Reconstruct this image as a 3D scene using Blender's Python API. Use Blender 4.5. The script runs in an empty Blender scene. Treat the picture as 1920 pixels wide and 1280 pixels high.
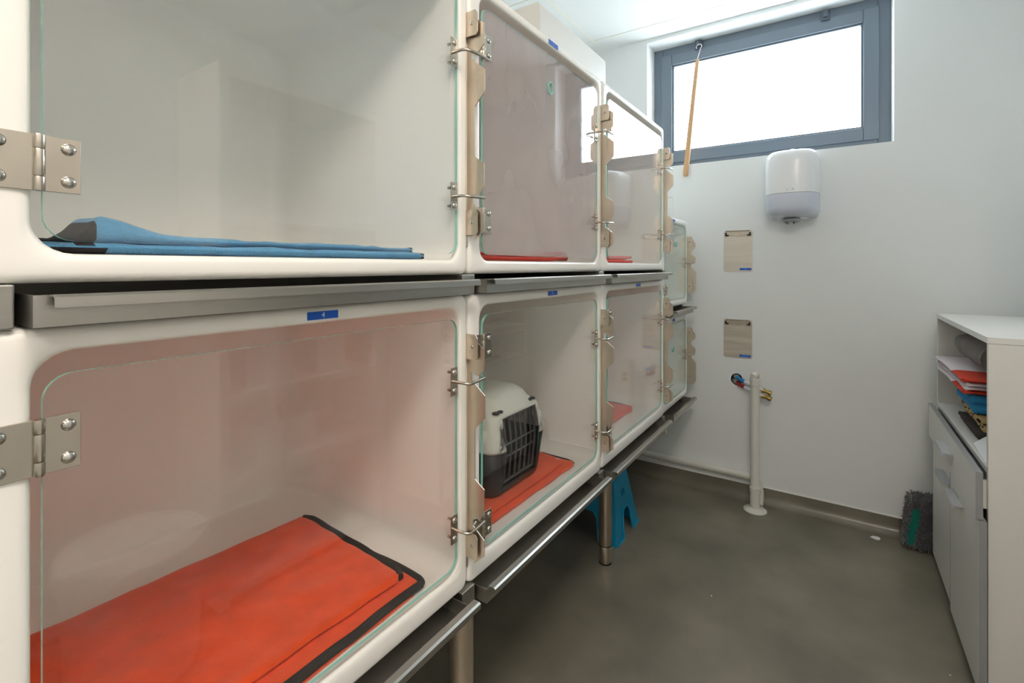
import bpy, bmesh, math, random
from mathutils import Vector, Matrix, noise
random.seed(7)
C = bpy.context.scene.collection
S = bpy.context.scene
# ------------------------------------------------------------------ camera
F, XV, YH, H = 908.0, 1565.0, 499.0, 1.24          # pixels of the 1920x1280 frame, eye height in metres
TH = math.atan((XV - 960) / F); CT, ST = math.cos(TH), math.sin(TH)
cam = bpy.data.cameras.new('camera'); camo = bpy.data.objects.new('camera', cam); C.objects.link(camo)
camo.location = (0, 0, H); camo.rotation_euler = (math.pi / 2, 0, TH)
cam.sensor_width = 36; cam.lens = 36 * F / 1920; cam.shift_y = -(640 - YH) / 1920; cam.clip_start = 0.02
S.camera = camo
def ray(x, y):
    u = (x - 960) / F; v = (YH - y) / F
    return (u * CT - ST, u * ST + CT, v)
def onX(x, y, X):
    r = ray(x, y); t = X / r[0]; return Vector((X, r[1] * t, H + r[2] * t))
def onY(x, y, Y):
    r = ray(x, y); t = Y / r[1]; return Vector((r[0] * t, Y, H + r[2] * t))
def onZ(x, y, Z):
    r = ray(x, y); t = (Z - H) / r[2]; return Vector((r[0] * t, r[1] * t, Z))
# ------------------------------------------------------------------ light
S.view_settings.view_transform = 'Standard'; S.view_settings.look = 'None'
S.view_settings.gamma = 1.0; S.view_settings.use_curve_mapping = False
S.view_settings.exposure = -0.15
SKY = 16.0            # overcast sky outside the window
LAMP_NEAR = (1.0, 0.88, 0.78, 24.0)
S.cycles.diffuse_bounces = 8; S.cycles.max_bounces = 16; S.cycles.transparent_max_bounces = 24
w = bpy.data.worlds.new('overcast_sky'); S.world = w; w.use_nodes = True
w.node_tree.nodes['Background'].inputs[0].default_value = (0.84, 0.93, 1.0, 1)
w.node_tree.nodes['Background'].inputs[1].default_value = SKY
XF, W, CEIL = -0.66, 2.85, 2.59      # cage fronts, window wall, ceiling
XL, XR, YB = -1.45, 0.84, -2.75      # other walls
WX0, WX1, WZ0, WZ1 = -0.931, 0.229, 1.82, 2.568   # window opening
pl = bpy.data.lights.new('window_portal', 'AREA'); pl.shape = 'RECTANGLE'; pl.size = WX1 - WX0; pl.size_y = WZ1 - WZ0
pl.cycles.is_portal = True
plo = bpy.data.objects.new('window_portal', pl); C.objects.link(plo)
plo.location = ((WX0 + WX1) / 2, W + 0.2, (WZ0 + WZ1) / 2); plo.rotation_euler = (-math.pi / 2, 0, 0)
# ------------------------------------------------------------------ materials
def srgb(r, g, b):
    f = lambda c: (c / 255) / 12.92 if c / 255 <= 0.04045 else ((c / 255 + 0.055) / 1.055) ** 2.4
    return (f(r), f(g), f(b), 1)
MATS = {}
def mat(name, col, rough=0.5, metal=0.0, var=0.0, vscale=8.0, stretch=None, bump=0.0, bscale=60.0, bdist=0.002, spec=0.5, coat=0.0, sheen=0.0, trans=0.0):
    m = bpy.data.materials.new(name); m.use_nodes = True; nt = m.node_tree; n = nt.nodes; l = nt.links
    b = n['Principled BSDF']
    b.inputs['Base Color'].default_value = col; b.inputs['Roughness'].default_value = rough; b.inputs['Metallic'].default_value = metal
    b.inputs['Specular IOR Level'].default_value = spec; b.inputs['Coat Weight'].default_value = coat
    b.inputs['Sheen Weight'].default_value = sheen; b.inputs['Transmission Weight'].default_value = trans
    geo = n.new('ShaderNodeNewGeometry'); mp = n.new('ShaderNodeMapping')
    l.new(geo.outputs['Position'], mp.inputs[0])
    if stretch: mp.inputs['Scale'].default_value = stretch
    if var:
        t = n.new('ShaderNodeTexNoise'); t.inputs['Scale'].default_value = vscale; t.inputs['Detail'].default_value = 5
        l.new(mp.outputs[0], t.inputs['Vector'])
        mx = n.new('ShaderNodeMix'); mx.data_type = 'RGBA'
        mx.inputs['A'].default_value = tuple(max(0, c * (1 - var)) for c in col[:3]) + (1,)
        mx.inputs['B'].default_value = tuple(min(1, c * (1 + var)) for c in col[:3]) + (1,)
        rp = n.new('ShaderNodeMapRange'); rp.inputs[1].default_value = 0.3; rp.inputs[2].default_value = 0.7
        l.new(t.outputs['Fac'], rp.inputs[0]); l.new(rp.outputs[0], mx.inputs['Factor']); l.new(mx.outputs['Result'], b.inputs['Base Color'])
    if bump:
        t2 = n.new('ShaderNodeTexNoise'); t2.inputs['Scale'].default_value = bscale; t2.inputs['Detail'].default_value = 3
        l.new(mp.outputs[0], t2.inputs['Vector'])
        bp = n.new('ShaderNodeBump'); bp.inputs['Strength'].default_value = bump; bp.inputs['Distance'].default_value = bdist
        l.new(t2.outputs['Fac'], bp.inputs['Height']); l.new(bp.outputs[0], b.inputs['Normal'])
    MATS[name] = m; return m
def glass_mat(name, tint, haze=0.0, ior=1.5, hazecol=(0.8, 0.76, 0.78, 1)):
    """clear pane: transparent plus a Fresnel mirror on both faces, optionally smeared with a dull film"""
    m = bpy.data.materials.new(name); m.use_nodes = True; nt = m.node_tree; n = nt.nodes; l = nt.links
    n.remove(n['Principled BSDF']); out = n['Material Output']
    tr = n.new('ShaderNodeBsdfTransparent'); tr.inputs[0].default_value = tint
    gl = n.new('ShaderNodeBsdfAnisotropic'); gl.inputs['Roughness'].default_value = 0.0; gl.inputs[0].default_value = (1, 1, 1, 1)
    g = n.new('ShaderNodeNewGeometry'); fr = n.new('ShaderNodeFresnel')
    io = n.new('ShaderNodeMix'); io.data_type = 'FLOAT'; io.inputs[2].default_value = ior; io.inputs[3].default_value = 1 / ior
    l.new(g.outputs['Backfacing'], io.inputs[0]); l.new(io.outputs[0], fr.inputs['IOR'])
    mx = n.new('ShaderNodeMixShader'); l.new(fr.outputs[0], mx.inputs[0])
    base = tr
    if haze:
        df = n.new('ShaderNodeBsdfDiffuse'); df.inputs[0].default_value = hazecol
        tl = n.new('ShaderNodeBsdfTranslucent'); tl.inputs[0].default_value = hazecol
        ad = n.new('ShaderNodeMixShader'); ad.inputs[0].default_value = 0.5; l.new(df.outputs[0], ad.inputs[1]); l.new(tl.outputs[0], ad.inputs[2])
        t = n.new('ShaderNodeTexNoise'); t.inputs['Scale'].default_value = 4; t.inputs['Detail'].default_value = 2
        mp = n.new('ShaderNodeMapping'); mp.inputs['Scale'].default_value = (1, 1.6, 0.9); l.new(g.outputs['Position'], mp.inputs[0]); l.new(mp.outputs[0], t.inputs['Vector'])
        mr = n.new('ShaderNodeMapRange'); mr.inputs[1].default_value = 0.3; mr.inputs[2].default_value = 0.7; mr.inputs[3].default_value = haze * 0.82; mr.inputs[4].default_value = haze * 1.15
        l.new(t.outputs['Fac'], mr.inputs[0])
        hm = n.new('ShaderNodeMixShader'); l.new(mr.outputs[0], hm.inputs[0]); l.new(tr.outputs[0], hm.inputs[1]); l.new(ad.outputs[0], hm.inputs[2]); base = hm
    l.new(base.outputs[0], mx.inputs[1]); l.new(gl.outputs[0], mx.inputs[2]); l.new(mx.outputs[0], out.inputs[0])
    MATS[name] = m; return m
def emit_mat(name, col, strength):
    m = bpy.data.materials.new(name); m.use_nodes = True; n = m.node_tree.nodes
    b = n['Principled BSDF']; b.inputs['Base Color'].default_value = (0.8, 0.8, 0.8, 1)
    b.inputs['Emission Color'].default_value = col; b.inputs['Emission Strength'].default_value = strength
    MATS[name] = m; return m
mat('wall_paint', srgb(234, 237, 237), 0.7, var=0.015, vscale=3, bump=0.08, bscale=140)
mat('ceiling_white', srgb(236, 238, 236), 0.85, bump=0.1, bscale=200)
mat('ceiling_grid', srgb(240, 239, 228), 0.5)
mat('vinyl_floor', srgb(124, 118, 105), 0.30, var=0.26, vscale=3.2, bump=0.05, bscale=90, spec=0.5)
mat('cage_plastic', srgb(244, 242, 237), 0.28, var=0.01, vscale=2, spec=0.5)
mat('steel_tray', srgb(176, 174, 168), 0.36, 1.0, var=0.10, vscale=9, bump=0.03, bscale=40, stretch=(1, 0.3, 6))
mat('steel_leg', srgb(214, 202, 186), 0.30, 1.0, var=0.04, vscale=30, stretch=(1, 1, 0.1))
mat('steel_latch', srgb(218, 206, 190), 0.38, 1.0, var=0.07, vscale=14)
mat('steel_hinge', srgb(196, 188, 176), 0.25, 1.0, var=0.04, vscale=30)
mat('screw_chrome', srgb(205, 202, 196), 0.15, 1.0)
mat('pane_edge', srgb(140, 200, 188), 0.15, spec=0.6)
glass_mat('door_glass', (0.99, 0.995, 0.992, 1))
glass_mat('door_glass_smeared', (0.98, 0.985, 0.985, 1), haze=0.34, hazecol=srgb(226, 222, 222))
glass_mat('door_glass_green', (0.955, 0.985, 0.975, 1))
glass_mat('window_pane', (0.97, 0.98, 0.98, 1))
mat('frame_grey', srgb(112, 124, 137), 0.38)
mat('frame_dark', srgb(86, 96, 108), 0.45)
mat('terry_orange', srgb(247, 80, 6), 0.95, var=0.10, vscale=22, bump=0.7, bscale=520, sheen=0.3)
mat('terry_red', srgb(238, 66, 40), 0.95, var=0.08, vscale=22, bump=0.7, bscale=420, sheen=0.3)
mat('terry_blue', srgb(88, 150, 190), 0.95, var=0.10, vscale=40, bump=0.8, bscale=420, sheen=0.3)
mat('binding_black', srgb(42, 40, 42), 0.85, bump=0.4, bscale=400)
mat('carrier_white', srgb(222, 224, 214), 0.42)
mat('carrier_black', srgb(44, 43, 45), 0.42)
mat('grille_black', srgb(74, 73, 75), 0.4)
mat('fleece_black', srgb(18, 17, 18), 0.95, bump=0.8, bscale=200)
mat('stool_blue', srgb(0, 142, 186), 0.36)
mat('wall_core', srgb(150, 142, 132), 0.9, var=0.1, vscale=30)
mat('laminate', srgb(228, 227, 222), 0.38)
mat('edge_grey', srgb(150, 152, 154), 0.45)
mat('handle_grey', srgb(190, 194, 198), 0.35, 0.3)
mat('pvc', srgb(222, 220, 212), 0.38, var=0.03, vscale=12)
mat('pex_blue', srgb(40, 120, 180), 0.4)
mat('pex_red', srgb(150, 40, 34), 0.4)
mat('pex_white', srgb(226, 228, 230), 0.4)
mat('brass', srgb(176, 146, 84), 0.28, 1.0)
mat('clip_alu', srgb(216, 208, 196), 0.42, 0.2, var=0.05, vscale=10, stretch=(0.3, 1, 6))
mat('clip_alu_worn', srgb(196, 188, 174), 0.45, 0.2, var=0.16, vscale=14, stretch=(0.3, 1, 3))
mat('rubber_black', srgb(28, 27, 27), 0.6)
mat('label_blue', srgb(18, 92, 200), 0.4)
mat('label_print', srgb(215, 232, 255), 0.5)
mat('label_faint', srgb(92, 150, 226), 0.5)
mat('wood_pole', srgb(206, 164, 120), 0.5, var=0.12, vscale=9, stretch=(6, 6, 0.6))
mat('dispenser_white', srgb(236, 238, 240), 0.22)
mat('dispenser_smoke', srgb(208, 214, 228), 0.22)
mat('dispenser_mark', srgb(180, 184, 188), 0.4)
mat('paper', srgb(238, 240, 240), 0.8)
mat('wool_grey', srgb(128, 124, 120), 0.98, var=0.14, vscale=26, bump=0.7, bscale=240)
mat('wool_dark', srgb(70, 64, 62), 0.98, var=0.3, vscale=60, bump=0.7, bscale=240)
mat('cotton_white', srgb(226, 216, 220), 0.95, bump=0.4, bscale=260)
mat('cotton_red', srgb(206, 62, 36), 0.95, bump=0.4, bscale=260)
mat('fleece_blue', srgb(52, 142, 196), 0.95, var=0.10, vscale=20, bump=0.4, bscale=260)
mat('mop_grey', srgb(112, 112, 114), 0.98, var=0.25, vscale=70, bump=0.6, bscale=180)
mat('mop_teal', srgb(16, 122, 108), 0.9, bump=0.4, bscale=260)
mat('tub_white', srgb(238, 238, 234), 0.35)
emit_mat('lamp_warm', LAMP_NEAR[:3] + (1,), LAMP_NEAR[3])
def leopard():
    m = mat('leopard_print', srgb(196, 170, 120), 0.95, bump=0.4, bscale=240); n = m.node_tree.nodes; l = m.node_tree.links
    v = n.new('ShaderNodeTexVoronoi'); v.inputs['Scale'].default_value = 48
    l.new([k for k in n if k.type == 'MAPPING'][0].outputs[0], v.inputs['Vector'])
    r = n.new('ShaderNodeMapRange'); r.inputs[1].default_value = 0.36; r.inputs[2].default_value = 0.46; l.new(v.outputs['Distance'], r.inputs[0])
    mx = n.new('ShaderNodeMix'); mx.data_type = 'RGBA'; mx.inputs['A'].default_value = srgb(26, 20, 18); mx.inputs['B'].default_value = srgb(200, 172, 118)
    l.new(r.outputs[0], mx.inputs['Factor']); l.new(mx.outputs['Result'], n['Principled BSDF'].inputs['Base Color'])
leopard()
# ------------------------------------------------------------------ mesh helpers (all vertices in world metres)
WL = {}                                   # world location of every object, for parenting
class MB:
    def __init__(s): s.v = []; s.f = []; s.m = []
    def add(s, vs, fs, mi=0):
        o = len(s.v); s.v += [tuple(p) for p in vs]; s.f += [tuple(i + o for i in f) for f in fs]; s.m += [mi] * len(fs); return s
    def box(s, x0, x1, y0, y1, z0, z1, mi=0):
        x0, x1 = sorted((x0, x1)); y0, y1 = sorted((y0, y1)); z0, z1 = sorted((z0, z1))
        v = [(x, y, z) for z in (z0, z1) for y in (y0, y1) for x in (x0, x1)]
        return s.add(v, [(0, 2, 3, 1), (4, 5, 7, 6), (0, 1, 5, 4), (2, 6, 7, 3), (0, 4, 6, 2), (1, 3, 7, 5)], mi)
    def prism(s, pts, d, mi=0, side=None):
        """closed polygon pts (3-D, planar) pushed along vector d"""
        d = Vector(d); a = [Vector(p) for p in pts]; n = len(a)
        nrm = Vector((0, 0, 0))
        for i in range(n): nrm += a[i].cross(a[(i + 1) % n])
        if nrm.dot(d) > 0: a.reverse()
        b = [p + d for p in a]
        o = len(s.v); s.v += [tuple(p) for p in a + b]
        s.f += [tuple(range(o, o + n)), tuple(range(o + 2 * n - 1, o + n - 1, -1))]; s.m += [mi, mi]
        for i in range(n):
            j = (i + 1) % n; s.f.append((o + j, o + i, o + n + i, o + n + j)); s.m.append(mi if side is None else side)
        return s
    def loft(s, loops, close=True, cap0=True, cap1=True, mi=0):
        n = len(loops[0]); o = len(s.v)
        for L in loops: s.v += [tuple(p) for p in L]
        for k in range(len(loops) - 1):
            for i in range(n if close else n - 1):
                j = (i + 1) % n; a = o + k * n
                s.f.append((a + i, a + j, a + n + j, a + n + i)); s.m.append(mi)
        if cap0: s.f.append(tuple(range(o + n - 1, o - 1, -1))); s.m.append(mi)
        if cap1: s.f.append(tuple(range(o + (len(loops) - 1) * n, o + len(loops) * n))); s.m.append(mi)
        return s
    def tube(s, path, r, n=10, mi=0, caps=True, closed=False):
        P = [Vector(p) for p in path]; rs = r if isinstance(r, (list, tuple)) else [r] * len(P)
        loops = []; up = None
        for i, p in enumerate(P):
            if closed: t = (P[(i + 1) % len(P)] - P[i - 1])
            else: t = (P[min(i + 1, len(P) - 1)] - P[max(i - 1, 0)])
            t.normalize()
            if up is None: up = Vector((0, 0, 1)) if abs(t.z) < 0.9 else Vector((1, 0, 0))
            a = t.cross(up); a.normalize(); b = a.cross(t); up = b
            loops.append([p + (a * math.cos(q) + b * math.sin(q)) * rs[i] for q in [2 * math.pi * k / n for k in range(n)]])
        if closed: loops.append(loops[0]); caps = False
        return s.loft(loops, True, caps, caps, mi)
    def lathe(s, prof, c, n=24, axis='Z', mi=0):
        """prof: (radius, height) pairs from one end to the other"""
        loops = []
        for r, h in prof:
            L = []
            for k in range(n):
                q = 2 * math.pi * k / n; a, b = max(r, 1e-4) * math.cos(q), max(r, 1e-4) * math.sin(q)
                L.append({'Z': (c[0] + a, c[1] + b, c[2] + h), 'X': (c[0] + h, c[1] + a, c[2] + b), 'Y': (c[0] + b, c[1] + h, c[2] + a)}[axis])
            loops.append(L)
        return s.loft(loops, True, True, True, mi)
    def build(s, name, mats, parent=None, smooth=40, bevel=0, seg=2, origin=None, fix=True, weld=False):
        me = bpy.data.meshes.new(name); lo = Vector([min(v[i] for v in s.v) for i in range(3)]); hi = Vector([max(v[i] for v in s.v) for i in range(3)])
        c = Vector(origin) if origin else (lo + hi) / 2
        me.from_pydata([tuple(Vector(v) - c) for v in s.v], [], s.f)
        for m in ([mats] if isinstance(mats, str) else mats): me.materials.append(MATS[m])
        for p, mi in zip(me.polygons, s.m): p.material_index = mi
        if weld:
            bm = bmesh.new(); bm.from_mesh(me); bmesh.ops.remove_doubles(bm, verts=bm.verts, dist=1e-5); bm.to_mesh(me); bm.free()
        if fix:
            bm = bmesh.new(); bm.from_mesh(me); bmesh.ops.recalc_face_normals(bm, faces=bm.faces); bm.to_mesh(me); bm.free()
        if smooth:
            me.shade_smooth(); me.set_sharp_from_angle(angle=math.radians(smooth))
        o = bpy.data.objects.new(name, me); place(o, c, parent)
        if bevel:
            b = o.modifiers.new('bevel', 'BEVEL'); b.width = bevel; b.segments = seg; b.limit_method = 'ANGLE'; b.angle_limit = math.radians(40); b.harden_normals = True
        return o
def place(o, c, parent=None):
    C.objects.link(o); WL[o.name] = Vector(c)
    o.location = Vector(c) - (WL[parent.name] if parent else Vector((0, 0, 0)))
    if parent: o.parent = parent
def tag(o, label, cat, group=None):
    o['label'] = label; o['category'] = cat
    if group: o['group'] = group
    return o
def thing(name, loc, label, cat, group=None):
    o = bpy.data.objects.new(name, None); o.empty_display_size = 0.05; place(o, loc); return tag(o, label, cat, group)
def cut(o, cutter):
    """cut real openings through o"""
    c = cutter.build('cutter', 'paper', None, 0); bpy.context.view_layer.update()
    b = o.modifiers.new('opening', 'BOOLEAN'); b.operation = 'DIFFERENCE'; b.solver = 'EXACT'; b.object = c
    # world placement of o is a pure translation; keep it in step while the boolean is evaluated
    dg = bpy.context.evaluated_depsgraph_get(); me = bpy.data.meshes.new_from_object(o.evaluated_get(dg))
    o.modifiers.clear(); o.data = me; cm = c.data; bpy.data.objects.remove(c); bpy.data.meshes.remove(cm)
    return o
def struct(o): o['kind'] = 'structure'; return o
def rrect(x, y0, y1, z0, z1, r, k=6):
    """rounded rectangle loop in a plane X = x"""
    r = min(r, (y1 - y0) / 2 - 1e-4, (z1 - z0) / 2 - 1e-4); L = []
    for cy, cz, a0 in ((y1 - r, z1 - r, 0), (y0 + r, z1 - r, 90), (y0 + r, z0 + r, 180), (y1 - r, z0 + r, 270)):
        for i in range(k + 1):
            q = math.radians(a0 + 90 * i / k); L.append((x, cy + r * math.cos(q), cz + r * math.sin(q)))
    return L
SHARED = {}
def shared(key, name, make, mats, at, parent):
    """a small repeated piece: one mesh, many objects"""
    if key not in SHARED:
        o = make().build(name, mats, None, 40, origin=(0, 0, 0)); me = o.data; bpy.data.objects.remove(o); SHARED[key] = me
    o = bpy.data.objects.new(name, SHARED[key]); place(o, at, parent); return o
def screw_mb(r=0.0062):
    b = MB(); b.lathe([(r, 0), (r * 0.98, 0.001), (r * 0.8, 0.0026), (r * 0.45, 0.0036), (0, 0.0040)], (0, 0, 0), 14, 'X'); return b
def text_ob(name, s, size, at, parent, m, face='X'):
    cu = bpy.data.curves.new(name, 'FONT'); cu.body = s; cu.size = size; cu.align_x = 'CENTER'; cu.align_y = 'CENTER'; cu.extrude = 0.0002
    t = bpy.data.objects.new(name, cu); C.objects.link(t)
    me = bpy.data.meshes.new_from_object(t); bpy.data.objects.remove(t)
    R = Matrix.Rotation(math.pi / 2, 4, 'X')
    if face == 'X': R = Matrix.Rotation(math.pi / 2, 4, 'Z') @ R
    me.transform(R); me.materials.clear(); me.materials.append(MATS[m])
    o = bpy.data.objects.new(name, me); place(o, at, parent); return o
# ------------------------------------------------------------------ room shell
struct(MB().box(XL - .1, XR + .1, YB - .1, W + .1, -0.08, 0).build('floor', 'vinyl_floor', smooth=0))
# window wall, with the opening
wb = MB(); T = W + 0.26
wb.box(XL - .1, WX0, W, T, -0.08, CEIL + .02); wb.box(WX1, XR + .1, W, T, -0.08, CEIL + .02)
PH = onY(1381, 711, W); hs = .05                         # round pipe hole below the window
wb.box(WX0, PH.x - hs, W, T, -0.08, WZ0); wb.box(PH.x + hs, WX1, W, T, -0.08, WZ0); wb.box(PH.x - hs, PH.x + hs, W, T, -0.08, PH.z - hs); wb.box(PH.x - hs, PH.x + hs, W, T, PH.z + hs, WZ0)
sq = []; ci = []
for i in range(32):
    a_ = 2 * math.pi * i / 32; m = max(abs(math.cos(a_)), abs(math.sin(a_))); sq.append((PH.x + hs * math.cos(a_) / m, W, PH.z + hs * math.sin(a_) / m)); ci.append((PH.x + .0315 * math.cos(a_), W, PH.z + .033 * math.sin(a_)))
wb.add(sq + ci, [(i, (i + 1) % 32, 32 + (i + 1) % 32, 32 + i) for i in range(32)])
wb.box(WX0, WX1, W, T, WZ1, CEIL + .02)
struct(wb.build('wall_back', 'wall_paint', smooth=0))
struct(MB().box(XL - .1, XL, YB - .1, W, -0.08, CEIL + .02).build('wall_left', 'wall_paint', smooth=0))
struct(MB().box(XR, XR + .1, YB - .1, W, -0.08, CEIL + .02).build('wall_right', 'wall_paint', smooth=0))
struct(MB().box(XL, XR, YB - .1, YB, -0.08, CEIL + .02).build('wall_front', 'wall_paint', smooth=0))
# coved vinyl skirting along the window wall
prof = [(W, 0.0)] + [(W - 0.042 + 0.042 * math.sin(q) - 0.003, 0.042 - 0.042 * math.cos(q) + 0.0005) for q in [math.pi / 2 * i / 6 for i in range(7)]] + [(W - 0.003, 0.078), (W, 0.078)]
cv = MB(); cv.prism([(XL, y, z) for y, z in prof], (XR - XL, 0, 0)); struct(cv.build('baseboard_back', 'vinyl_floor', smooth=50))
struct(MB().box(XL, XR, W - 0.0045, W, 0.078, 0.0815).build('trim_1', 'laminate', smooth=0))
# ceiling: recessed tiles on a light grid, plain margin board along the window wall
ce = struct(MB().box(XL, XR, YB, W, CEIL + 0.006, CEIL + .05).build('ceiling', 'ceiling_white', smooth=0))
MB().box(XL, XR, 2.703, W, CEIL, CEIL + .0055).build('margin_board', 'ceiling_white', ce, 0)
LAMPS = {(-0.01, -1.50): 'lamp_warm', (-0.01, -0.30): 'lamp_warm'}
ys = [2.697 - 0.6 * i for i in range(10)]; xs = [-1.21 + 0.6 * i for i in range(5)]
for yv in ys:
    MB().box(XL, XR, max(yv - 0.006, YB), yv + 0.006, CEIL - 0.001, CEIL + .0055).build('grid_bar', 'ceiling_grid', ce, 0)
for xv in xs:
    if xv < XR: MB().box(xv - 0.009, xv + 0.009, YB, 2.691, CEIL - 0.001, CEIL + .0054).build('grid_bar', 'ceiling_grid', ce, 0)
for i in range(len(ys) - 1):
    for j in range(len(xs) + 1):
        x0 = max(XL, (xs[j - 1] if j else XL - 1) + 0.010); x1 = min(XR, (xs[j] if j < len(xs) else XR + 1) - 0.010)
        y0 = max(YB, ys[i + 1] + 0.007); y1 = ys[i] - 0.007
        if x1 - x0 < 0.05 or y1 - y0 < 0.05: continue
        lamp = [m for (lx, ly), m in LAMPS.items() if x0 < lx + 0.3 < x1 and y0 < ly + 0.3 < y1]
        if lamp: continue
        MB().box(x0, x1, y0, y1, CEIL + 0.001, CEIL + .0055).build('ceiling_tile', 'ceiling_white', ce, 0)
def lamp_panel(name, x0, x1, y0, y1, m, label):
    t = thing(name + '_offscreen', ((x0 + x1) / 2, (y0 + y1) / 2, CEIL), label, 'light')
    MB().box(x0 + .02, x1 - .02, y0 + .02, y1 - .02, CEIL - 0.002, CEIL + 0.004).build(name + '_diffuser_offscreen', m, t, 0)
    f = MB()
    for a in ((x0, x0 + .019, y0, y1), (x1 - .019, x1, y0, y1), (x0 + .019, x1 - .019, y0, y0 + .019), (x0 + .019, x1 - .019, y1 - .019, y1)):
        f.box(*a, CEIL - 0.004, CEIL + 0.004)
    f.build('frame', 'laminate', t, 0)
lamp_panel('ceiling_light', 0.0, 0.58, -0.29, 0.285, 'lamp_warm', 'square warm-white ceiling light panel above the lidded tubs')
lamp_panel('ceiling_light_rear', 0.0, 0.58, -1.49, -0.915, 'lamp_warm', 'square warm-white ceiling light panel nearest the end wall without a window')
# ------------------------------------------------------------------ window
win = bpy.data.objects.new('window_1', None); place(win, ((WX0 + WX1) / 2, W + 0.16, WZ0)); struct(win)
FY = W + 0.14                                           # room face of the fixed frame
def rframe(name, x0, x1, z0, z1, t, y0, y1, m, parent, bev=0.004):
    f = MB()
    for lo, hi in (((x0, z0), (x0 + t, z1)), ((x1 - t, z0), (x1, z1)), ((x0 + t, z1 - t), (x1 - t, z1)), ((x0 + t, z0), (x1 - t, z0 + t))):
        f.box(lo[0], hi[0], y0, y1, lo[1], hi[1])
    return f.build(name, m, parent, 30, bev)
rframe('window_frame', WX0, WX1, WZ0, WZ1, 0.052, FY, FY + 0.07, 'frame_grey', win)
sash = rframe('sash', WX0 + 0.046, WX1 - 0.046, WZ0 + 0.046, WZ1 - 0.046, 0.064, FY - 0.012, FY + 0.055, 'frame_grey', win)
rframe('glazing_bead', WX0 + 0.110, WX1 - 0.110, WZ0 + 0.110, WZ1 - 0.110, 0.010, FY + 0.0, FY + 0.02, 'frame_grey', sash, 0.002)
MB().box(WX0 + 0.108, WX1 - 0.108, FY + 0.022, FY + 0.028, WZ0 + 0.108, WZ1 - 0.108).build('pane', 'window_pane', win, 0)
for px_, py_ in ((1310, 84), (1548, 29)):
    p = onY(px_, py_, FY - 0.016); q = MB()
    q.box(p.x - .02, p.x + .02, FY - 0.020, FY - 0.0121, p.z - .026, p.z + .026); q.box(p.x - .011, p.x + .011, FY - 0.034, FY - 0.020, p.z - .012, p.z + .02)
    q.build('window_catch', 'frame_dark', sash, 40, 0.002)
# pole with a hook that opens the window
a = onY(1308, 112, FY - 0.05); b_ = onY(1285, 330, W - 0.012)
pole = thing('window_pole', b_, 'wooden pole with metal hook hanging from the window catch', 'pole')
d = (a - b_).normalized(); sx = Vector((1, 0, 0)) - d * d.x; sx.normalize(); sy = d.cross(sx)
MB().loft([[p + sx * i * r + sy * j * r * .75 for i, j in ((-1, -1), (1, -1), (1, 1), (-1, 1))] for p, r in ((b_, .010), (b_ + d * .012, .0125), (b_ + d * .2, .0125), (a - d * .02, .010), (a, .007))]).build('stick', 'wood_pole', pole, 30)
hk = onY(1311, 86, FY - 0.045)
pts = [a - d * .03, a + d * .012, a + d * .03 + Vector((.004, 0, 0))]
for i in range(9):
    q = math.radians(-50 + 250 * i / 8); pts.append(hk + Vector((.016 * math.cos(q) - .002, .008 * (i / 8), .016 * math.sin(q) - .004)))
MB().tube(pts, .0032, 8).build('hook', 'screw_chrome', pole, 60)
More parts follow.
